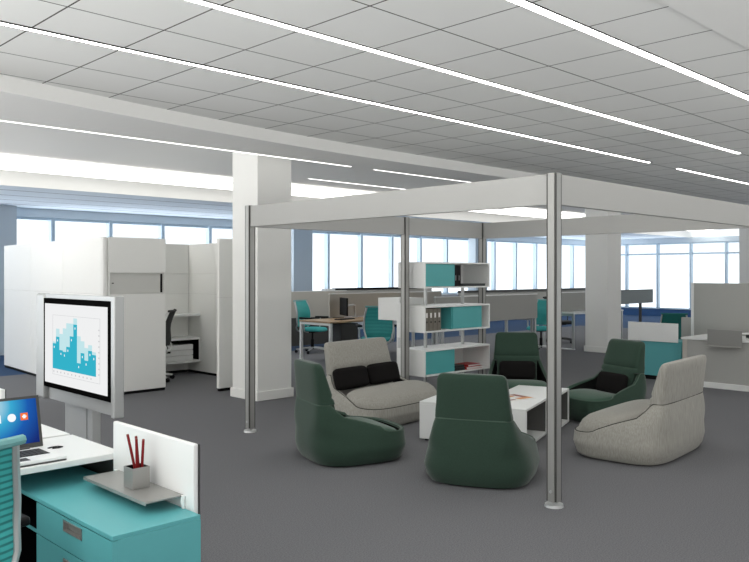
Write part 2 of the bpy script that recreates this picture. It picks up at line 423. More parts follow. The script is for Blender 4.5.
def book(name, label, cat, x, y, z, w, d, h, cover, rz=0, group=None):
    t = thing(name, label, cat, (x, y, z), rz, group)
    c = MB().box(-w/2, w/2, -d/2, d/2, 0, 0.003).box(-w/2, w/2, -d/2, d/2, h-0.003, h).box(-w/2, -w/2+0.003, -d/2, d/2, 0.003, h-0.003)
    c.build('cover', cover, t)
    MB().box(-w/2+0.004, w/2-0.004, -d/2+0.004, d/2-0.004, 0.003, h-0.003).build('pages', 'paper' if cover != 'book_dark' else 'book_dark', t)
    return t
z2 = tiers[2]+TH+0.0005
book('book', 'long flat black book lying on the top bookcase tier', 'book', 6.60+0.93, 6.04, z2, 0.44, 0.24, 0.03, 'book_dark')
z3 = tiers[0]+TH+0.0005
book('book', 'dark book at the bottom left of the flat books on the lowest bookcase tier', 'book', 6.60+0.665, 6.03, z3, 0.20, 0.20, 0.032, 'book_dark', 0, 'books lying on the lowest tier')
book('book', 'dark book on top of the left pile on the lowest bookcase tier', 'book', 6.60+0.665, 6.03, z3+0.033, 0.19, 0.19, 0.026, 'book_dark', 5, 'books lying on the lowest tier')
book('book', 'large red book at the bottom of the right pile on the lowest bookcase tier', 'book', 6.60+0.93, 6.03, z3, 0.30, 0.22, 0.030, 'book_red', 0, 'books lying on the lowest tier')
book('book', 'smaller red book on top of the right pile on the lowest bookcase tier', 'book', 6.60+0.93, 6.03, z3+0.031, 0.26, 0.20, 0.024, 'book_red', 4, 'books lying on the lowest tier')

# ------------------------------------------------------------------ lounge seats
def lounge(name, label, cat, hw, cloth, seatcloth, loc, face, group, rim_front, top_hw, seat_top, depth=1.0, nexp=3.4, ht=0.80, cin=0.122, roll=0.7):
    t = thing(name, label, cat, loc, face-90, group)
    N = 96
    av = [(0.0,hw-0.055),(0.03,hw-0.022),(0.12,hw),(0.24,hw-0.03),(0.36,hw-0.045-cin*0.3),(0.475,hw-cin),(0.6,hw-cin-0.03)]
    nv = [(0.0,nexp),(0.25,nexp),(0.44,9.0),(0.6,9.0)]
    yb = [(0.0,-0.345),(0.03,-0.375),(0.12,-0.40),(0.25,-0.40),(0.36,-0.392),(0.47,-0.38),(0.6,-0.38)]
    yf = [(0.0,0.36),(0.03,0.395),(0.12,0.425),(0.25,0.42),(0.36,0.40),(0.47,0.38),(0.6,0.38)]
    if cloth == 'green': rim = [(-0.5,0.475),(-0.21,0.473),(-0.17,0.437),(-0.10,0.362),(-0.01,0.305),(0.12,0.268),(0.25,rim_front+0.010),(0.36,rim_front),(0.5,rim_front)]
    else: rim = [(-0.5,0.475),(-0.21,0.473),(-0.175,0.43),(-0.11,0.335),(-0.02,0.268),(0.12,0.228),(0.25,rim_front+0.008),(0.36,rim_front),(0.5,rim_front)]
    def pt(k, z, inset=0.0):
        a = lerp(av, z)-inset; b0 = lerp(yb, z)*depth+inset; b1 = lerp(yf, z)*depth-inset
        return sell(a, (b1-b0)/2, lerp(nv, z), k, N, 0, (b0+b1)/2, z)
    # smooth rim height per column
    zr = [lerp(rim, pt(k, 0.3)[1]/depth) for k in range(N)]
    for _ in range(3): zr = [(zr[k-1]+2*zr[k]+zr[(k+1)%N])/4 for k in range(N)]
    NL = 12
    rings = [[pt(k, 0.012 + (zr[k]-0.012)*j/NL) for k in range(N)] for j in range(NL+1)]
    rings[0] = [(x, y, 0.012) for x, y, z in rings[0]]
    inner1 = [pt(k, zr[k], 0.012)[:2] + (zr[k]+0.008,) for k in range(N)]
    inner2 = [pt(k, zr[k], 0.028)[:2] + (zr[k]+0.004,) for k in range(N)]
    inner3 = [pt(k, zr[k], 0.034)[:2] + (zr[k]-0.01,) for k in range(N)]
    MB().loft(rings + [inner1, inner2, inner3], True, False).build('shell', cloth, t, smooth=True)
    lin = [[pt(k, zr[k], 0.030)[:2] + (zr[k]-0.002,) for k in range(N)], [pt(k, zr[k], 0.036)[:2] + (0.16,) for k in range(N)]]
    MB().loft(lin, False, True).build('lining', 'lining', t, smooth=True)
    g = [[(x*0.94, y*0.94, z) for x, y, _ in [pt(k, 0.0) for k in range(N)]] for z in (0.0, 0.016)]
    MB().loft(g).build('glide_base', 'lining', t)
    if True:
        pp = [Vector(pt(k, zr[k], 0.006)[:2] + (zr[k]+0.006,)) for k in range(N)]
        pm = MB(); rg = []
        for k in range(N):
            d = (pp[(k+1) % N]-pp[k-1]).normalized(); a_ = d.cross(Vector((0,0,1))).normalized(); b_ = a_.cross(d)
            rg.append([pm.bm.verts.new(pp[k] + (a_*math.cos(2*PI*i/6)+b_*math.sin(2*PI*i/6))*(0.0045 if cloth == 'green' else 0.004)) for i in range(6)])
        for k in range(N):
            for i in range(6): pm.bm.faces.new((rg[k][i], rg[k][(i+1)%6], rg[(k+1)%N][(i+1)%6], rg[(k+1)%N][i]))
        pm.build('piping', 'piping' if cloth == 'green' else 'seam', t, smooth=True)
    # seat cushion
    sa = hw-0.046; sb0, sb1 = (-0.125 if cloth != 'green' else -0.16)*depth, 0.392*depth
    cyy, sb = (sb0+sb1)/2, (sb1-sb0)/2
    rr = []
    zt = seat_top
    for ins, z in ((0.03, 0.12), (0.008, 0.135), (0.0, 0.15), (0.0, zt-0.12*roll), (0.010*roll, zt-0.085*roll), (0.035*roll, zt-0.045*roll), (0.075*roll, zt-0.018*roll), (0.13*roll, zt-0.004), (0.19, zt+0.002), (0.26, zt+0.003)):
        ring = []
        for k in range(N):
            x, y, _ = sell(sa-ins, sb-ins, 3.6, k, N, 0, cyy, z)
            f = max(0.0, (y-0.05)/0.32)
            ring.append((x, y, z - (0.04*f*f if z > 0.16 else 0)))
        rr.append(ring)
    MB().loft(rr).build('seat', seatcloth, t, smooth=True)
    # backrest
    cw = hw-cin-0.004
    bw = [(0.20,cw-0.045),(0.40,cw-0.045),(0.472,cw-0.04),(0.482,cw-0.003),(0.50,cw-0.005),(0.6,cw*0.6+top_hw*0.4-0.004),(ht,top_hw)]
    br = [(0.20,-0.33),(0.472,-0.335),(0.482,-0.377),(0.52,-0.382),(ht,-0.405)]
    bf = [(0.20,-0.14),(0.40,-0.19),(0.515,-0.225),(0.53,-0.243),(0.555,-0.237),(ht,-0.322)]
    rr = []
    zs = [0.20,0.33,0.40,0.45,0.472,0.482,0.50,0.515,0.53,0.555,0.60,0.66,0.72,ht-0.04]
    for z in zs: rr.append((z, 0.0))
    rr += [(ht-0.015, 0.008), (ht-0.003, 0.02), (ht, 0.032)]
    rings = []
    for z, ins in rr:
        a = lerp(bw, z)-ins*1.3; y0 = lerp(br, z)*1.0+ins*0.6; y1 = lerp(bf, z)-ins*0.6
        if depth != 1.0: y0 *= depth; y1 *= depth
        rings.append([sell(a, (y1-y0)/2, 4.6, k, N, 0, (y0+y1)/2, z) for k in range(N)])
    MB().loft(rings).build('backrest', cloth, t, smooth=True)
    return t
GG = 'green lounge chairs in the meeting frame'
CH = dict(hw=0.405, cloth='green', seatcloth='green_seat', group=GG, rim_front=0.235, top_hw=0.245, seat_top=0.275)
lounge('lounge_chair', 'dark green lounge chair seen from behind in front of the low white tables', 'chair', loc=(4.64, 3.575, 0), face=26, **CH)
lounge('lounge_chair', 'dark green lounge chair at left facing right in front of the grey loveseat', 'chair', loc=(4.36, 4.74, 0), face=-18, **CH)
lounge('lounge_chair', 'dark green lounge chair facing the camera behind the white tables', 'chair', loc=(7.52, 5.28, 0), face=218, **CH)
lounge('lounge_chair', 'dark green lounge chair at right between the grey sofa and the teal cabinet', 'chair', loc=(7.38, 4.15, 0), face=160, **CH)
SO = dict(hw=0.645, cloth='grey_cloth', seatcloth='grey_cloth', group='grey loveseats', rim_front=0.20, top_hw=0.485, seat_top=0.365, nexp=4.2, cin=0.15, roll=1.0)
lounge('loveseat', 'light grey two seat sofa with two black cushions behind the left green chair', 'sofa', loc=(5.72, 5.70, 0), face=-84, **SO)
lounge('loveseat', 'light grey sofa at right seen from its end, nearest the front post', 'sofa', loc=(6.30, 3.15, 0), face=95, **SO)

def pillow(label, loc, face, w, h, d, tilt, group=None):
    o = MB()
    NI, NJ = 24, 16
    rings = []
    for j in range(NJ+1):
        v = -PI/2 + PI*j/NJ
        cz, rz_ = math.sin(v), math.cos(v)
        ring = []
        for k in range(32):
            x, y, _ = sell(w/2, h/2, 7, k, 32)
            s = rz_**0.35 if rz_ > 1e-6 else 0.0
            ring.append((x*max(s, 0.02), math.copysign(abs(cz)**1.3, cz)*d/2, y*max(s, 0.02)))
        rings.append(ring)
    p = o.loft(rings).build('cushion', 'pillow', smooth=True)
    p.location = loc
    p.rotation_euler = (Matrix.Rotation(math.radians(face-90), 4, 'Z') @ Matrix.Rotation(math.radians(tilt), 4, 'X')).to_euler()
    tag(p, label, 'cushion', group)
    return p
def local(loc, face, x, y, z):
    a = math.radians(face-90); return (loc[0]+x*math.cos(a)-y*math.sin(a), loc[1]+x*math.sin(a)+y*math.cos(a), z)
PG = 'black cushions on the lounge seats'
L = ((5.72, 5.70), -84)
pillow('left black cushion on the light grey two seat sofa', local(*L, 0.335, -0.135, 0.45), -84, 0.50, 0.22, 0.12, 16, PG)
pillow('right black cushion on the light grey two seat sofa, nearer the bookcase', local(*L, -0.185, -0.135, 0.45), -84, 0.50, 0.22, 0.12, 16, PG)
pillow('black cushion on the green chair behind the white tables', local((7.52, 5.28), 218, 0, -0.10, 0.375), 218, 0.42, 0.22, 0.11, 16, PG)
pillow('black cushion on the right green chair before the teal cabinet', local((7.38, 4.15), 160, -0.06, -0.10, 0.365), 160, 0.42, 0.22, 0.11, 16, PG)

# ------------------------------------------------------------------ low tables and magazines
TA = -71.0
ea = Vector((math.cos(math.radians(TA)), math.sin(math.radians(TA)), 0)); eb = Vector((-ea.y, ea.x, 0))
Bc = Vector((5.535, 3.80, 0))
def low_table(label, a0, a1, b0, b1):
    t = thing('coffee_table', label, 'table', tuple(Bc + ea*((a0+a1)/2) + eb*((b0+b1)/2)), TA, 'low white box tables')
    la, lb, h, th = (a1-a0)/2, (b1-b0)/2, 0.355, 0.022
    MB().box(-la, la, -lb, lb, h-th, h).build('top', 'white', t, bevel=0.003)
    for s in (-1, 1):
        y = s*(lb-th/2)
        MB().box(-la, la, y-th/2, y+th/2, 0.022, h-th).build('side_panel', 'white', t, bevel=0.002)
    MB().box(-la, la, -lb+th, lb-th, 0.022, 0.022+th).build('bottom_shelf', 'white', t)
    MB().box(-la, -la+th, -lb+th, lb-th, 0.022+th, h-th).build('end_panel', 'white', t)
    MB().box(-la+th, la-0.012, lb-th-0.003, lb-th, 0.022+th, h-th).box(-la+th, la-0.012, -lb+th, -lb+th+0.003, 0.022+th, h-th).box(-la+th, -la+th+0.003, -lb+th+0.003, lb-th-0.003, 0.022+th, h-th).box(-la+th, la-0.012, -lb+th, lb-th, h-th-0.003, h-th).build('lining', 'table_shade', t)  # thin sheets that carry the painted shade of the open box
    for sx in (-1, 1):
        for sy in (-1, 1):
            MB().cyl((sx*(la-0.05), sy*(lb-0.05), 0), (sx*(la-0.05), sy*(lb-0.05), 0.022), 0.018).build('glide', 'black', t)
    return t
low_table('low white box table in front of the green chair with magazines on it', -0.98, 0.0, 0.0, 0.72)
low_table('low white box table behind the one with magazines', -0.47, 0.05, 0.735, 1.40)
def magazine(label, a, b, z, w, d, h, rz, marks):
    t = thing('magazine', label, 'magazine', tuple(Bc + ea*a + eb*b + Vector((0,0,z))), TA+rz, 'magazines on the low table')
    MB().box(-w/2, w/2, -d/2, d/2, 0, h).build('pages', 'paper', t)
    for i, (x0, x1, y0, y1, m) in enumerate(marks):
        MB().box(x0, x1, y0, y1, h, h+0.0006).build('printed_picture', m, t)
magazine('open magazine with orange pictures on the low white table', -0.30, 0.50, 0.3555, 0.42, 0.28, 0.008, 62,
    [(0.02, 0.19, -0.12, -0.05, 'orange'), (0.12, 0.19, -0.05, 0.12, 'brown_print'), (0.03, 0.10, 0.02, 0.08, 'orange'), (-0.18, -0.03, -0.12, -0.09, 'brown_print'), (-0.17, -0.02, 0.0, 0.02, 'grey_print')])
magazine('white magazine with a dark red edge on the low white table', -0.68, 0.33, 0.3555, 0.22, 0.28, 0.008, 20,
    [(-0.10, 0.10, -0.13, -0.09, 'brown_print'), (-0.08, 0.08, -0.02, 0.0, 'grey_print')])
magazine('pale magazine nearest the front edge of the low white table', -0.33, 0.18, 0.3555, 0.26, 0.19, 0.006, 75,
    [(-0.11, 0.0, -0.06, 0.06, 'grey_print'), (0.03, 0.10, -0.07, 0.0, 'brown_print')])

# ------------------------------------------------------------------ office chairs
def office_chair(label, loc, face, back, seat, frame, group):
    t = thing('office_chair', label, 'chair', loc, face-90, group)
    MB().cyl((0,0,0.11), (0,0,0.26), 0.03).cyl((0,0,0.26), (0,0,0.40), 0.018).cyl((0,0,0.07), (0,0,0.12), 0.045, 0.035).build('gas_lift', 'black', t, smooth=True)
    b = MB()
    for k in range(5):
        f = 2*PI*k/5 + 0.3
        b.tube([(0.03*math.cos(f), 0.03*math.sin(f), 0.095), (0.17*math.cos(f), 0.17*math.sin(f), 0.085), (0.31*math.cos(f), 0.31*math.sin(f), 0.062)], [0.022, 0.018, 0.013], 8)
    b.build('star_base', frame, t, smooth=True)
    for k in range(5):
        f = 2*PI*k/5 + 0.3; c = Vector((0.31*math.cos(f), 0.31*math.sin(f), 0.0)); d = Vector((-math.sin(f), math.cos(f), 0))
        m = MB()
        for s in (-1, 1):
            p = c + d*0.012*s + Vector((0,0,0.028)); m.cyl(p - d*0.009, p + d*0.009, 0.028, 0.028, 14)
        m.cyl(c + Vector((0,0,0.03)), c + Vector((0,0,0.065)), 0.008)
        m.build('caster', 'black', t, smooth=True)
    N = 48; rr = []
    for ins, z in ((0.05, 0.415), (0.01, 0.425), (0.0, 0.445), (0.006, 0.468), (0.03, 0.482), (0.09, 0.485)):
        ring = []
        for k in range(N):
            x, y, _ = sell(0.245-ins, 0.235-ins, 3.2, k, N, 0, 0.02, z)
            f = max(0.0, (y-0.12)/0.13)
            ring.append((x, y, z-0.018*f*f))
        rr.append(ring)
    MB().loft(rr).build('seat', seat, t, smooth=True)
    MB().box(-0.09, 0.09, -0.12, 0.10, 0.385, 0.415).box(-0.025, 0.025, -0.26, -0.10, 0.38, 0.405).build('tilt_mechanism', 'black', t, bevel=0.008)
    prof = [(0.50,-0.215),(0.56,-0.232),(0.64,-0.228),(0.72,-0.222),(0.80,-0.232),(0.88,-0.258),(0.95,-0.288),(0.98,-0.302)]
    NI = 22; P = []
    for i in range(NI):
        z = 0.50 + 0.48*i/(NI-1); y = lerp(prof, z); w = lerp([(0.50,0.20),(0.62,0.228),(0.8,0.228),(0.98,0.195)], z)
        P.append([((-1+2*j/14)*w, y - 0.055*(1-abs(-1+2*j/14)**2)+0.03, z) for j in range(15)])
    MB().grid(P, 0.012).build('backrest', back, t, smooth=True)
    fr = MB()
    for s in (-1, 1):
        pts = [(s*0.06, -0.20, 0.395), (s*0.16, -0.235, 0.42), (s*0.205, -0.235, 0.48)]
        for z in (0.54, 0.62, 0.70, 0.78, 0.86, 0.93, 0.985):
            w = lerp([(0.50,0.205),(0.62,0.235),(0.8,0.235),(0.98,0.20)], z); pts.append((s*w, lerp(prof, z)+0.028, z))
        fr.tube(pts, 0.015, 8)
    fr.build('back_frame', frame, t, smooth=True)
    top = [(-0.225+0.45*j/12, lerp(prof, 0.98) + 0.028 - 0.05*(1-abs(-1+2*j/12)**2), 0.985) for j in range(13)]
    MB().tube(top, 0.016, 8).build('top_rail', 'teal_rail' if back == 'teal_mesh' else back, t, smooth=True)
    for s in (-1, 1):
        a = MB().tube([(s*0.15, 0.0, 0.40), (s*0.27, -0.01, 0.42), (s*0.285, -0.01, 0.50), (s*0.285, 0.0, 0.655)], 0.014, 8).build('arm_support', frame, t, smooth=True)
        MB().box(s*0.285-0.04, s*0.285+0.04, -0.10, 0.19, 0.652, 0.685).build('arm_pad', 'black', a, bevel=0.012, seg=3)
    return t
CG = 'teal office chairs'
c0 = office_chair('teal ribbed office chair cut off by the left edge in front of the laptop', (0.69, 2.77, 0), 92, 'teal_mesh', 'teal_seat', 'silver', CG)
dup(c0, (9.60, 11.45, 0), -40, 'teal office chair behind the wooden desk beside the white column', CG).rotation_euler[2] = math.radians(-72-90)
dup(c0, (8.85, 8.95, 0), 0, 'teal office chair seen from behind between the wooden desk and the bookcase', CG).rotation_euler[2] = math.radians(55-90)
dup(c0, (12.95, 8.55, 0), 0, 'teal office chair in the distance just left of the front post', CG).rotation_euler[2] = math.radians(188-90)
c1 = office_chair('white framed office chair with black mesh inside the white cubicle', (5.46, 10.02, 0), 140, 'black_mesh', 'black_mesh', 'white', 'other office chairs')
c2 = office_chair('dark teal office chair at right behind the white screen on the teal cabinet', (12.3, 5.6, 0), 25, 'green_mesh', 'green_mesh', 'silver', 'other office chairs'); c2.scale = (0.88, 0.88, 0.88)
c3 = office_chair('black office chair half hidden left of the far white column under the desk', (14.9, 9.35, 0), -95, 'black_mesh', 'black_mesh', 'charcoal', 'other office chairs')

# ------------------------------------------------------------------ near left workstation
dk = thing('desk', 'white topped double desk with the laptop at the left edge', 'desk', (0, 3.13, 0))
MB().box(-0.9, 1.57, 0.0, 0.50, 0.715, 0.742).build('desktop', 'white', dk, bevel=0.004)
MB().box(-0.9, 1.57, 0.53, 1.25, 0.715, 0.742).build('desktop', 'white', dk, bevel=0.004)
MB().box(-0.85, 1.48, 0.50, 0.53, 0.665, 0.735).build('cable_tray', 'charcoal', dk)
MB().box(-0.85, 1.17, 0.41, 0.425, 0.2, 0.715).box(1.17, 1.524, 0.41, 0.425, 0.637, 0.715).box(1.524, 1.56, 0.41, 0.425, 0.2, 0.715).build('dark_panel', 'charcoal', dk)  # charcoal sheet stands in for the shade under the desktop
MB().box(1.548, 1.566, 0.01, 0.41, 0.0, 0.715).build('end_panel', 'charcoal', dk)  # charcoal sheet added to fill the dark band under the desk end
for y in (0.62, 1.24): MB().box(1.43, 1.47, y-0.02, y+0.02, 0, 0.715).build('leg', 'silver', dk)
for y in (0.06, 0.62, 1.24): MB().box(-0.87, -0.83, y-0.02, y+0.02, 0, 0.715).build('leg', 'silver', dk)
MB().cyl((1.42, 0.60, 0.742), (1.42, 0.60, 0.747), 0.022, 0.02, 16).build('grommet', 'charcoal', dk)

def credenza(label, plabel, loc, mirror, shelf, group):
    s = -1 if mirror else 1
    t = thing('credenza', label, 'cabinet', loc, 180 if mirror else 0, group)
    # local frame: x 0 drawer front .. 0.335 back, y 0 near end .. 1.25
    W, LN, H = 0.335, 1.25, 0.635
    MB().box(0.0, W, 0.002, LN, H-0.016, H).build('top', 'teal', t, bevel=0.002)
    MB().box(0.02, W, 0.0, 0.018, 0.03, H-0.016).box(0.02, W, 0.64, 0.655, 0.03, H-0.016).box(0.02, W, LN-0.018, LN, 0.03, H-0.016) \
        .box(W-0.016, W, 0.018, LN-0.018, 0.03, H-0.016).box(0.02, W-0.016, 0.018, LN-0.018, 0.03, 0.05).box(0.02, W-0.016, 0.655, LN-0.018, 0.48, 0.495).build('body', 'teal', t, bevel=0.0015)
    MB().box(0.0, 0.02, 0.0, 0.010, 0.03, H-0.018).build('end_strip', 'teal', t)
    MB().box(0.03, W-0.02, 0.02, LN-0.02, 0.0, 0.03).build('plinth', 'black', t)
    for z0, z1 in ((0.497, 0.615), (0.335, 0.493), (0.04, 0.331)):
        zc = min((z0+z1)/2+0.03, z1-0.031); hy0, hy1 = 0.235, 0.39; hh = 0.020
        d = MB()
        d.box(0.002, 0.019, 0.012, hy0, z0, z1).box(0.002, 0.019, hy1, 0.642, z0, z1).box(0.002, 0.019, hy0, hy1, z0, zc-hh).box(0.002, 0.019, hy0, hy1, zc+hh, z1)
        o = d.build('drawer', 'teal', t)
        h = MB().box(0.016, 0.0185, hy0, hy1, zc-hh, zc+hh).box(-0.001, 0.016, hy0, hy0+0.005, zc-hh, zc+hh).box(-0.001, 0.016, hy1-0.005, hy1, zc-hh, zc+hh).box(-0.001, 0.016, hy0, hy1, zc-hh, zc-hh+0.005).box(-0.001, 0.016, hy0, hy1, zc+hh-0.005, zc+hh)
        h.build('handle', 'shelf_metal', o)
    MB().box(W-0.020, W-0.017, 0.656, LN-0.019, 0.05, H-0.017).box(0.03, W-0.020, 0.656, 0.659, 0.05, H-0.017).box(0.03, W-0.020, 0.659, LN-0.019, H-0.020, H-0.017).box(0.021, W-0.020, LN-0.021, LN-0.019, 0.05, H-0.020).box(0.021, W-0.02, 0.659, LN-0.021, 0.4955, 0.497).build('bay_shade', 'black', t)  # black sheets stand in for the shade inside the open bay
    p = MB().box(W+0.003, W+0.024, 0.055, 0.69, H-0.03, 0.878).build('screen_panel', 'white', t, bevel=0.005, seg=3)
    MB().box(W+0.024, W+0.029, 0.052, 0.687, H-0.03, 0.876).build('panel_backing', 'charcoal', p)
    if shelf:
        MB().box(W-0.15, W+0.002, 0.125, 0.635, 0.677, 0.682).box(W-0.15, W-0.148, 0.125, 0.635, 0.670, 0.677).build('shelf', 'shelf_metal', t)
        for y in (0.105, 0.64):
            MB().tube([(W-0.002, y+0.008, H), (W-0.008, y+0.008, 0.66), (W-0.004, y+0.008, 0.682)], 0.008, 8).build('shelf_bracket', 'white', t, smooth=True)
    return t
credenza('teal drawer credenza with a white screen panel and grey shelf at bottom left', '', (1.186, 2.436, 0), False, True, 'teal credenzas')
# white screen of the credenza on the far side of the double desk
wp = thing('desk_screen', 'white screen panel at the left edge beyond the double desk', 'screen', (1.545, 4.47, 0))
MB().box(-0.012, 0.012, 0.0, 0.62, 0.60, 0.868).build('panel', 'white', wp, bevel=0.004)
MB().box(0.012, 0.017, 0.003, 0.617, 0.60, 0.864).build('panel_backing', 'charcoal', wp)
for y in (0.04, 0.57): MB().box(-0.012, 0.012, y, y+0.03, 0.0, 0.60).build('leg', 'silver', wp)

# pencil cup and pencils
cup = thing('pencil_cup', 'square grey metal pencil cup on the grey shelf', 'cup', (1.452, 2.78, 0.6825))
c = MB(); w = 0.036; th = 0.003
c.box(-w, w, -w, w, 0, 0.004).box(-w, -w+th, -w, w, 0.004, 0.08).box(w-th, w, -w, w, 0.004, 0.08).box(-w+th, w-th, -w, -w+th, 0.004, 0.08).box(-w+th, w-th, w-th, w, 0.004, 0.08)
c.build('cup_body', 'shelf_metal', cup, bevel=0.0015)
q = w-th
MB().box(-q, q, -q, q, 0.05, 0.052).box(-q, -q+0.001, -q, q, 0.052, 0.079).box(q-0.001, q, -q, q, 0.052, 0.079).box(-q, q, -q, -q+0.001, 0.052, 0.079).box(-q, q, q-0.001, q, 0.052, 0.079).build('dark_inside', 'black', cup)  # black inner faces put in for the dark inside of the cup
PGR = 'red pencils in the grey cup'
for i, (lab, b, tp) in enumerate((('leftmost red pencil in the grey cup, leaning left', (0.0, 0.008), (-0.012, 0.052)),
      ('upright red pencil second from left in the grey cup', (0.010, 0.002), (0.004, 0.014)),
      ('thickest looking red pencil in the grey cup, third from left', (-0.004, -0.010), (-0.006, -0.008)),
      ('rightmost red pencil in the grey cup', (0.012, -0.016), (0.016, -0.022)))):
    t = thing('pencil', lab, 'pencil', (1.452, 2.78, 0.6825), 0, PGR)
    p0 = Vector((b[0], b[1], 0.0525)); p1 = Vector((tp[0], tp[1], 0.196 - 0.004*i))
    MB().cyl(p0, p0.lerp(p1, 0.97), 0.0052, 0.0052, 6).build('shaft', 'red', t)
    MB().cyl(p0.lerp(p1, 0.97), p1, 0.0053, 0.0048, 8).build('end_cap', 'brown_print', t)

# laptop
lp = thing('laptop', 'open silver laptop with a blue screen on the white desk', 'laptop', (1.155, 3.265, 0.7425), 0)
MB().box(-0.18, 0.18, -0.12, 0.12, 0.0, 0.006).build('base', 'charcoal', lp, bevel=0.002)
MB().box(-0.18, 0.18, -0.12, 0.12, 0.006, 0.018).build('deck', 'white', lp, bevel=0.003)
kb = MB()
for r in range(5):
    for k in range(14): kb.box(-0.150+0.0212*k, -0.150+0.0212*k+0.0185, -0.022+0.022*r, -0.022+0.022*r+0.019, 0.0185, 0.0205)
MB().box(-0.155, 0.150, -0.027, 0.092, 0.018, 0.0188).build('keyboard_tray', 'black', lp)
kb.build('keyboard', 'charcoal', lp)
MB().box(-0.045, 0.045, -0.098, -0.045, 0.018, 0.0186).build('touchpad', 'charcoal', lp)
MB().cyl((-0.12, 0.118, 0.018), (0.12, 0.118, 0.018), 0.008).build('hinge', 'charcoal', lp, smooth=True)
ld = MB().box(-0.18, 0.18, 0.0, 0.009, 0.0, 0.220).build('lid', 'charcoal', lp, bevel=0.003)
ld.location = (0, 0.118, 0.020); ld.rotation_euler = (math.radians(-14), 0, 0)
MB().box(-0.166, 0.166, -0.0008, 0.0, 0.020, 0.208).build('screen', 'wallpaper', ld)
ic = MB().cyl((0.06, -0.0018, 0.135), (0.06, -0.0008, 0.135), 0.017, 0.017, 24).box(-0.02, 0.016, -0.0018, -0.0008, 0.118, 0.152).build('white_icon', 'icon_white', ld)
MB().box(0.096, 0.126, -0.0018, -0.0008, 0.12, 0.15).build('orange_icon', 'icon_orange', ld)
MB().box(0.106, 0.116, -0.0026, -0.0018, 0.127, 0.143).box(0.102, 0.120, -0.0026, -0.0018, 0.132, 0.138).build('icon_mark', 'icon_white', ld)
tag(MB().tube([(0,0,0.003),(0.02,0.012,0.003),(0.05,0.01,0.003),(0.06,-0.01,0.003),(0.04,-0.02,0.003),(0.015,-0.012,0.003)], 0.003, 6).build('cable', 'black', smooth=True), 'small black cable lying on the white desk beside the laptop', 'cable').location = (1.36, 3.40, 0.7422)

# display stand
XM = 1.95
ds = thing('display_stand', 'silver framed display showing a blue bar chart on a floor stand', 'display', (XM, 4.48, 0))
yl, yr = 2.5336*XM-4.48, 2.0683*XM-4.48
MB().box(0.0, 0.05, yr, yl, 0.80, 1.35).build('bezel', 'bezel', ds, bevel=0.003)
sc = MB().box(-0.003, 0.0, yr+0.030, yl-0.030, 0.832, 1.318).build('screen', 'display', ds)
y0c, y1c, zb, zt = yl-0.150, yr+0.115, 0.925, 1.25       # chart frame (left edge has the larger y)
ln = MB()
for (a, b, q0, q1) in ((y0c, y0c-0.0015, zb-0.035, zt), (y1c+0.0015, y1c, zb-0.035, zt)): ln.box(-0.0040, -0.003, b, a, q0, q1)
for q in (zb-0.036, zt): ln.box(-0.0040, -0.003, y1c, y0c, q, q+0.0015)
ln.build('chart_frame', 'display_line', sc)
dark = [.47,.60,.36,.34,.44,.64,.86,.18,.37,.25,.43,.37]; light = [.50,.75,.66,.77,.87,.87,.97,.66,.58,.47,.53,.42]
nb = 12; pitch = (y0c-y1c-0.05)/nb; hmax = zt-zb
for k in range(nb):
    ya = y0c-0.002-k*pitch; yb_ = ya-pitch*0.96
    MB().box(-0.0042, -0.003, yb_, ya, zb+dark[k]*hmax, zb+light[k]*hmax).build('chart_bar_pale', 'bar_light', sc)
    MB().box(-0.0044, -0.003, yb_, ya, zb, zb+dark[k]*hmax).build('chart_bar', 'bar_dark', sc)
    ym = (ya+yb_)/2; zq = zb+dark[k]*hmax-0.022
    MB().box(-0.0054, -0.0044, ym-0.004, ym+0.004, zq-0.006, zq+0.006).build('chart_dot', 'display_dot', sc)
tk = MB()
for k in range(9): tk.box(-0.0040, -0.003, y1c+0.008, y1c+0.018, zb+0.01+k*0.031, zb+0.018+k*0.031)
for k in range(11): tk.box(-0.0040, -0.003, y0c-0.022-k*pitch*1.04, y0c-0.012-k*pitch*1.04, zb-0.022, zb-0.013)
tk.build('axis_marks', 'display_line', sc)
MB().box(0.002, 0.06, yl, yl+0.135, 0.715, 1.378).build('side_frame', 'frame_metal', ds, bevel=0.018, seg=4)
MB().box(0.002, 0.06, yr-0.045, yr, 0.715, 1.378).build('side_frame', 'frame_metal', ds, bevel=0.008, seg=3)
MB().box(0.012, 0.055, yr, yl, 1.351, 1.376).build('top_rail', 'frame_metal', ds)
MB().box(0.03, 0.058, yr+0.02, yl, 0.72, 0.80).build('bottom_rail', 'frame_metal', ds)
MB().box(0.062, 0.12, -0.01, 0.29, 0.02, 1.1).build('column', 'frame_metal', ds, bevel=0.006)
MB().box(0.066, 0.12, -0.085, -0.014, 0.02, 1.1).build('column', 'frame_metal', ds, bevel=0.006)
MB().box(-0.12, 0.30, -0.26, 0.42, 0.0, 0.02).build('floor_plate', 'frame_metal', ds, bevel=0.006)

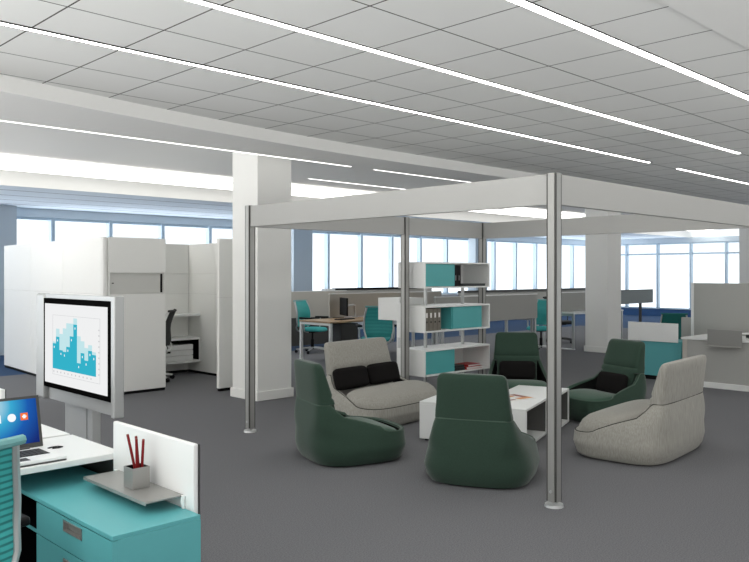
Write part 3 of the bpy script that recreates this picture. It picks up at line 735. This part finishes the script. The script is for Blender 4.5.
# ------------------------------------------------------------------ white cubicle at left
def panel(label, x0, x1, y0, y1, seams, group, name='partition_panel', m='panel', z1=1.955, rounded=0.004, rz=0.0):
    cx_, cy_ = (x0+x1)/2, (y0+y1)/2
    t = thing(name, label, 'partition', (cx_, cy_, 0), rz, group)
    zs = [0.035] + seams + [z1]
    for a, b in zip(zs, zs[1:]):
        MB().box(x0-cx_, x1-cx_, y0-cy_, y1-cy_, a+0.0015, b-0.0015).build('tile', m, t, bevel=rounded)
    MB().box(x0-cx_+0.008, x1-cx_-0.008, y0-cy_+0.008, y1-cy_-0.008, 0.0, 0.04).build('base', 'black', t)
    if len(zs) > 2: MB().box(x0-cx_+0.006, x1-cx_-0.006, y0-cy_+0.006, y1-cy_-0.006, 0.04, z1-0.004).build('core', 'panel_door', t)
    return t
G = 'white cubicle partitions'
panel('long white cubicle partition along the aisle, section nearest the display stand', 4.3574, 4.4174, 9.170, 10.500, [1.25], G, rz=-3.56)
panel('white cubicle partition along the aisle, middle section behind the display stand', 4.4403, 4.5003, 10.503, 11.830, [1.25], G, rz=-3.56)
panel('white cubicle partition along the aisle, farthest section at the left edge', 4.5232, 4.5832, 11.833, 13.160, [1.25], G, rz=-3.56)
panel('rounded white corner post of the cubicle behind the right edge of the display', 4.305, 4.375, 9.095, 9.162, [], G, 'partition_post', rounded=0.025)
pw = thing('partition_panel', 'white cubicle partition with a sliding door cabinet in its upper half', 'partition', (4.768, 9.125, 0), 0, G)
for n_, a, b in (('tile', 0.035, 1.247), ('tile', 1.520, 1.955)):
    MB().box(-0.389, 0.388, -0.03, 0.03, a, b).build(n_, 'panel', pw, bevel=0.004)
MB().box(-0.38, 0.38, -0.022, 0.022, 0, 0.04).build('base', 'black', pw)
MB().box(-0.389, -0.372, -0.03, 0.03, 1.247, 1.52).box(0.372, 0.388, -0.03, 0.03, 1.247, 1.52).build('post', 'panel', pw)
cb = thing('sliding_cabinet', 'small grey sliding door cabinet set into the white cubicle partition', 'cabinet', (4.768, 9.125, 1.25))
MB().box(-0.37, 0.37, -0.026, 0.33, 0.0, 0.012).box(-0.37, 0.37, -0.026, 0.33, 0.255, 0.267).box(-0.37, -0.358, -0.026, 0.33, 0.012, 0.255).box(0.358, 0.37, -0.026, 0.33, 0.012, 0.255).box(-0.358, 0.358, 0.318, 0.33, 0.012, 0.255).build('body', 'panel_door', cb)
MB().box(-0.356, -0.04, -0.012, -0.002, 0.014, 0.253).build('door', 'panel_door', cb)
MB().box(-0.05, 0.325, 0.002, 0.012, 0.014, 0.253).build('door', 'panel_door', cb)
MB().box(0.327, 0.357, 0.006, 0.012, 0.014, 0.253).build('gap_lining', 'black', cb)
MB().box(-0.34, -0.315, -0.014, -0.011, 0.13, 0.142).build('finger_pull', 'black', cb)
panel('white inner partition at the back of the cubicle behind the black mesh chair', 4.445, 6.365, 10.55, 10.61, [1.20, 1.50], G)
panel('white inner partition on the right side of the cubicle', 6.37, 6.43, 8.56, 10.61, [1.20, 1.50], G)
panel('narrow white partition end in front of the cubicle opening, left of the column', 5.57, 6.43, 8.49, 8.55, [1.20], G)
tag(MB().box(4.9, 6.366, 10.21, 10.548, 0.87, 0.905).build('worktop', 'white', bevel=0.004), 'white worktop shelf on the back partition inside the cubicle', 'shelf')
hb = thing('hanging_cabinet', 'open white cabinet hung under the cubicle worktop with pale trays inside', 'cabinet', (6.366, 10.548, 0.0))
MB().box(-0.66, 0, -0.34, 0, 0.18, 0.215).box(-0.66, 0, -0.34, 0, 0.52, 0.555).box(-0.66, -0.635, -0.34, 0, 0.215, 0.52).box(-0.025, 0, -0.34, 0, 0.215, 0.52).build('body', 'white', hb, bevel=0.003)
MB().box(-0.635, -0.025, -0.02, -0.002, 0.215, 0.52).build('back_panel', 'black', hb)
MB().box(-0.03, -0.026, -0.335, -0.02, 0.216, 0.519).box(-0.634, -0.03, -0.335, -0.02, 0.515, 0.519).build('lining', 'black', hb)  # black sheets put in for the dark interior of the cabinet
for k in range(3):
    MB().box(-0.62, -0.12, -0.33, -0.03, 0.218+0.08*k, 0.292+0.08*k).build('tray', 'white', hb, bevel=0.004)

# ------------------------------------------------------------------ benches in the background
def bench(label, x0, x1, y0, y1, z, top, leg, group):
    t = thing('desk', label, 'desk', ((x0+x1)/2, (y0+y1)/2, 0), 0, group)
    a, b = (x1-x0)/2, (y1-y0)/2
    MB().box(-a, a, -b, b, z-0.028, z).build('desktop', top, t, bevel=0.003)
    for sx in (-1, 1):
        for sy in (-1, 1):
            x, y = sx*(a-0.03), sy*(b-0.03)
            MB().box(x-0.022, x+0.022, y-0.022, y+0.022, 0, z-0.028).build('leg', leg, t)
        MB().box(sx*(a-0.03)-0.02, sx*(a-0.03)+0.02, -b+0.055, b-0.055, z-0.07, z-0.028).build('end_rail', leg, t)
    return t
DG = 'desks in the background'
bench('wooden topped desk with white legs behind the light grey sofa', 8.50, 11.4, 9.68, 10.50, 0.71, 'wood', 'white', DG)
pd = thing('pedestal', 'charcoal pedestal cabinet under the wooden desk', 'cabinet', (9.0, 9.88, 0))
MB().box(-0.19, 0.19, -0.13, 0.13, 0.03, 0.66).build('body', 'charcoal', pd, bevel=0.004)
for k in range(3): MB().box(-0.196, -0.19, -0.12, 0.12, 0.05+0.2*k, 0.24+0.2*k).build('drawer', 'charcoal', pd)
MB().box(-0.17, 0.17, -0.11, 0.11, 0, 0.03).build('plinth', 'black', pd)
def screen(label, x0, x1, y, z0, z1, m, group, legs=True, th=0.03):
    t = thing('desk_screen', label, 'screen', ((x0+x1)/2, y, 0), 0, group)
    a = (x1-x0)/2
    MB().box(-a, a, -th/2, th/2, z0, z1-0.015).build('panel', m, t, bevel=0.003)
    MB().box(-a, a, -th/2-0.004, th/2+0.004, z1-0.015, z1).build('top_trim', 'white', t)
    if legs:
        for s in (-1, 1): MB().box(s*(a-0.05)-0.02, s*(a-0.05)+0.02, -th/2+0.002, th/2-0.002, 0, z0).build('leg', 'silver', t)
    return t
SG = 'desk screens in the background'
screen('beige grey desk screen behind the wooden desk and the monitor', 9.23, 12.3, 10.545, 0.72, 1.15, 'screen_beige', SG)
screen('beige grey screen behind the teal chair next to the white column', 9.45, 11.2, 12.25, 0.62, 1.155, 'screen_beige', SG)
MB().box(-0.85, 0.85, -0.012, 0.012, 0.06, 0.62).build('dark_panel', 'charcoal', [o for o in bpy.data.objects if o.get('label', '').startswith('beige grey screen behind the teal chair')][0])  # charcoal sheet filling the dark area below the screen
bench('white desk behind the beige grey screen next to the white column', 9.5, 12.0, 12.35, 13.1, 0.71, 'white', 'white', DG)
# monitor on arm
mo = thing('monitor', 'black monitor on a silver arm seen edge on over the wooden desk', 'monitor', (9.27, 10.2, 0.7105), 0)
mm = Matrix.Rotation(math.radians(62), 4, 'Z')
MB().box(-0.25, 0.25, -0.015, 0.015, 0.06, 0.37, mm).build('screen_housing', 'black', mo, bevel=0.004)
MB().box(-0.235, 0.235, -0.017, -0.0152, 0.075, 0.355, mm).build('screen', 'black', mo)
MB().tube([(0.05, 0.0, 0.22), (0.26, 0.03, 0.235), (0.30, 0.04, 0.22), (0.46, 0.20, 0.10), (0.46, 0.20, 0.0)], 0.02, 8).build('arm', 'silver', mo, smooth=True)
MB().cyl((0.46, 0.20, 0), (0.46, 0.20, 0.02), 0.05).build('clamp_base', 'silver', mo, smooth=True)
kbd = thing('keyboard', 'black keyboard on the wooden desk left of the monitor', 'keyboard', (9.13, 10.02, 0.7105), 12)
MB().box(-0.21, 0.21, -0.07, 0.07, 0, 0.016).build('body', 'black', kbd, bevel=0.004)
kk = MB()
for r in range(4):
    for k in range(14): kk.box(-0.2+0.0285*k, -0.2+0.0285*k+0.024, -0.06+0.03*r, -0.06+0.03*r+0.025, 0.016, 0.020)
kk.build('keys', 'charcoal', kbd)
ph = thing('desk_phone', 'black and white desk phone on the far white desk behind the teal chair', 'phone', (10.15, 12.62, 0.7105), -30)
MB().prism([(-0.11,-0.09),(0.11,-0.09),(0.11,0.09),(-0.11,0.09)], 0, 0.04).build('body', 'white', ph, bevel=0.008)
MB().tube([(-0.075,-0.09,0.06),(-0.075,0,0.07),(-0.075,0.09,0.06)], [0.026,0.016,0.026], 8).build('handset', 'black', ph, smooth=True)
# low partitions in front of the windows
def lowwall(label, x0, x1, y, z, m, cap):
    t = thing('low_partition', label, 'partition', ((x0+x1)/2, y, 0), 0, 'low partitions before the windows')
    a = (x1-x0)/2
    MB().box(-a, a, -0.04, 0.04, 0.55, z-0.05).build('panel', m, t)
    MB().box(-a, a, -0.06, 0.06, z-0.05, z).build('cap', cap, t)
    for s in (-1, 0, 1): MB().box(s*(a-0.05)-0.025, s*(a-0.05)+0.025, -0.03, 0.03, 0, 0.55).build('leg', 'silver', t)
    return t
lowwall('low partition with a black top below the windows behind the monitor', 12.4, 15.9, 14.0, 1.16, 'screen_beige', 'black')
lowwall('low grey partition below the windows left of the front post', 14.8, 21.5, 12.1, 1.09, 'panel_grey', 'charcoal')
tag(MB().box(12.1, 12.36, 13.9, 14.1, 0.0, 1.15).build('storage_tower', 'white', bevel=0.006), 'narrow white storage tower at the left end of the black topped partition', 'cabinet')
# bench left of the front post
screen('grey desk screen behind the bookcase, left of the front post', 9.35, 12.2, 8.15, 0.69, 1.14, 'panel_grey', SG, True)
bench('white desk under the grey screen behind the bookcase', 9.35, 12.15, 8.17, 8.80, 0.72, 'white', 'silver', DG)
# bench right of the front post
bfp = bench('white desk between the front post and the far white column', 13.6, 15.6, 8.22, 8.95, 0.735, 'white', 'silver', DG)
screen('small grey desk screen between the front post and the far white column', 13.72, 15.2, 8.62, 0.737, 1.13, 'panel_grey', SG, False)
MB().box(-0.97-0.03, -0.97+0.03, -0.365, 0.365, 0, 0.02).build('foot', 'white', bfp, bevel=0.004)
sp2 = thing('desk_screen', 'grey screen on a slim post right of the far white column', 'screen', (16.4, 8.55, 0), 0, SG)
MB().box(-0.75, 1.22, -0.02, 0.02, 0.825, 1.13).build('panel', 'screen_blue', sp2, bevel=0.003)
MB().box(-0.75, 1.22, -0.024, 0.024, 1.13, 1.142).build('top_trim', 'charcoal', sp2)
for x in (0.62, -0.6): MB().box(x-0.04, x+0.04, -0.018, 0.018, 0, 0.825).build('post', 'charcoal', sp2)

# ------------------------------------------------------------------ workstation at right
tc_ = thing('credenza', 'teal cabinet with a white screen panel behind the right green chair', 'cabinet', (10.60, 4.72, 0), 0, 'teal credenzas')
MB().box(0.0, 0.40, 0.0, 0.60, 0.06, 0.545).build('body', 'teal', tc_, bevel=0.003)
MB().box(0.02, 0.38, 0.01, 0.59, 0.0, 0.06).build('plinth', 'black', tc_)
MB().box(-0.005, 0.41, -0.005, 0.605, 0.545, 0.56).build('top', 'teal', tc_, bevel=0.002)
MB().box(-0.03, -0.008, 0.04, 0.78, 0.545, 0.81).build('screen_panel', 'white', tc_, bevel=0.004)
rd = thing('desk', 'white topped desk with a grey front panel at the right edge', 'desk', (10.37, 4.60, 0))
MB().box(-0.02, 0.80, -2.4, 0.02, 0.622, 0.647).build('desktop', 'white', rd, bevel=0.003)
MB().box(0.0, 0.03, -2.4, -0.06, 0.07, 0.618).build('front_panel', 'panel_grey', rd)
MB().box(-0.012, 0.035, -0.06, 0.0, 0.0, 0.622).build('leg', 'screen_beige', rd)
MB().box(-0.012, 0.035, -2.4, -0.06, 0.0, 0.075).build('base_rail', 'white', rd, bevel=0.004)
MB().box(0.74, 0.78, -0.06, 0.0, 0.0, 0.622).build('leg', 'screen_beige', rd)
tp = thing('tall_partition', 'tall grey partition standing behind the desk at the right edge', 'partition', (11.35, 4.90, 0))
MB().box(0.0, 0.05, -2.9, -0.03, 0.05, 1.368).build('panel', 'panel_grey', tp, bevel=0.004)
MB().box(-0.008, 0.055, -0.03, 0.01, 0.0, 1.374).build('end_post', 'white', tp, bevel=0.004)
MB().box(0.0, 0.05, 0.01, 0.16, 0.05, 0.86).build('low_wing', 'panel_grey', tp, bevel=0.004)
MB().box(0.005, 0.045, -2.9, 0.15, 0.0, 0.05).build('base', 'charcoal', tp)
hs = thing('hanging_tray', 'grey metal tray hung on the front of the right desk', 'tray', (10.33, 4.25, 0))
MB().box(-0.012, 0.0, -0.44, 0.0, 0.575, 0.775).build('back_plate', 'tray_metal', hs, bevel=0.003)
MB().box(-0.07, -0.012, -0.44, 0.0, 0.552, 0.562).box(-0.012, 0.0, -0.44, 0.0, 0.552, 0.575).build('ledge', 'shelf_metal', hs, bevel=0.002)
MB().box(0.0, 0.018, -0.43, -0.41, 0.58, 0.70).build('hook', 'black', hs)
lb = thing('paper_tray', 'white paper tray on the desk at the right edge', 'tray', (10.62, 3.75, 0.6475))
MB().box(-0.12, 0.12, -0.16, 0.16, 0, 0.01).build('lower_deck', 'white', lb, bevel=0.002)
MB().box(-0.12, 0.12, -0.16, 0.16, 0.07, 0.08).build('upper_deck', 'white', lb, bevel=0.002)
MB().box(0.105, 0.12, -0.16, 0.16, 0.01, 0.07).build('back_wall', 'charcoal', lb)

# ------------------------------------------------------------------ daylight
wd = bpy.data.worlds.new('sky'); SC.world = wd; wd.use_nodes = True
nt = wd.node_tree; bg = nt.nodes['Background']
tc = nt.nodes.new('ShaderNodeTexCoord')
sx = nt.nodes.new('ShaderNodeSeparateXYZ'); nt.links.new(tc.outputs['Generated'], sx.inputs[0])
# north-east sky is blue, the rest of the sky is pale; the brighter lower half is added to light the ceiling
dot = nt.nodes.new('ShaderNodeVectorMath'); dot.operation = 'DOT_PRODUCT'
dot.inputs[1].default_value = (0.7012, 0.713, 0); nt.links.new(tc.outputs['Generated'], dot.inputs[0])
r1 = nt.nodes.new('ShaderNodeValToRGB')
r1.color_ramp.elements[0].position = 0.45; r1.color_ramp.elements[0].color = (0.72, 0.71, 0.69, 1)
r1.color_ramp.elements[1].position = 0.60; r1.color_ramp.elements[1].color = (0.90, 0.96, 1.0, 1)
ma = nt.nodes.new('ShaderNodeMapRange'); ma.inputs[1].default_value = -1; ma.inputs[2].default_value = 1
nt.links.new(dot.outputs['Value'], ma.inputs[0]); nt.links.new(ma.outputs[0], r1.inputs[0])
st = nt.nodes.new('ShaderNodeMapRange'); st.inputs[1].default_value = -0.25; st.inputs[2].default_value = 0.05; st.inputs[3].default_value = 3.4; st.inputs[4].default_value = 1.0
nt.links.new(sx.outputs[2], st.inputs[0])
sw = nt.nodes.new('ShaderNodeMapRange'); sw.inputs[1].default_value = -0.9; sw.inputs[2].default_value = 0.1; sw.inputs[3].default_value = 1.9; sw.inputs[4].default_value = 1.0  # boost added from the left rear to brighten faces turned that way
nt.links.new(sx.outputs[0], sw.inputs[0])
mu = nt.nodes.new('ShaderNodeMath'); mu.operation = 'MULTIPLY'
sy = nt.nodes.new('ShaderNodeMapRange'); sy.inputs[1].default_value = -0.75; sy.inputs[2].default_value = -0.1; sy.inputs[3].default_value = 0.68; sy.inputs[4].default_value = 1.0  # cut from the right rear to darken faces turned that way
nt.links.new(sx.outputs[1], sy.inputs[0])
mv = nt.nodes.new('ShaderNodeMath'); mv.operation = 'MULTIPLY'
nt.links.new(sw.outputs[0], mv.inputs[0]); nt.links.new(sy.outputs[0], mv.inputs[1])
nt.links.new(st.outputs[0], mu.inputs[0]); nt.links.new(mv.outputs[0], mu.inputs[1])
nt.links.new(r1.outputs[0], bg.inputs[0]); nt.links.new(mu.outputs[0], bg.inputs[1])

# ------------------------------------------------------------------ camera and colour
cam = bpy.data.cameras.new('camera'); co = bpy.data.objects.new('camera', cam); COL.objects.link(co)
cam.sensor_width = 36; cam.lens = 780.4*36/749; cam.shift_y = -7.0/749; cam.clip_start = 0.02; cam.clip_end = 200
co.location = (0, 0, 1.5); co.rotation_euler = (PI/2, 0, math.radians(45.48-90))
SC.camera = co
SC.view_settings.view_transform = 'Standard'; SC.view_settings.look = 'None'
SC.view_settings.exposure = 0.30; SC.view_settings.gamma = 1.0; SC.view_settings.use_curve_mapping = False
SC.cycles.use_denoising = True
SC.cycles.max_bounces = 10; SC.cycles.diffuse_bounces = 6; SC.cycles.transparent_max_bounces = 12
SC.cycles.sample_clamp_indirect = 6.0
SC.cycles.caustics_reflective = False; SC.cycles.caustics_refractive = False
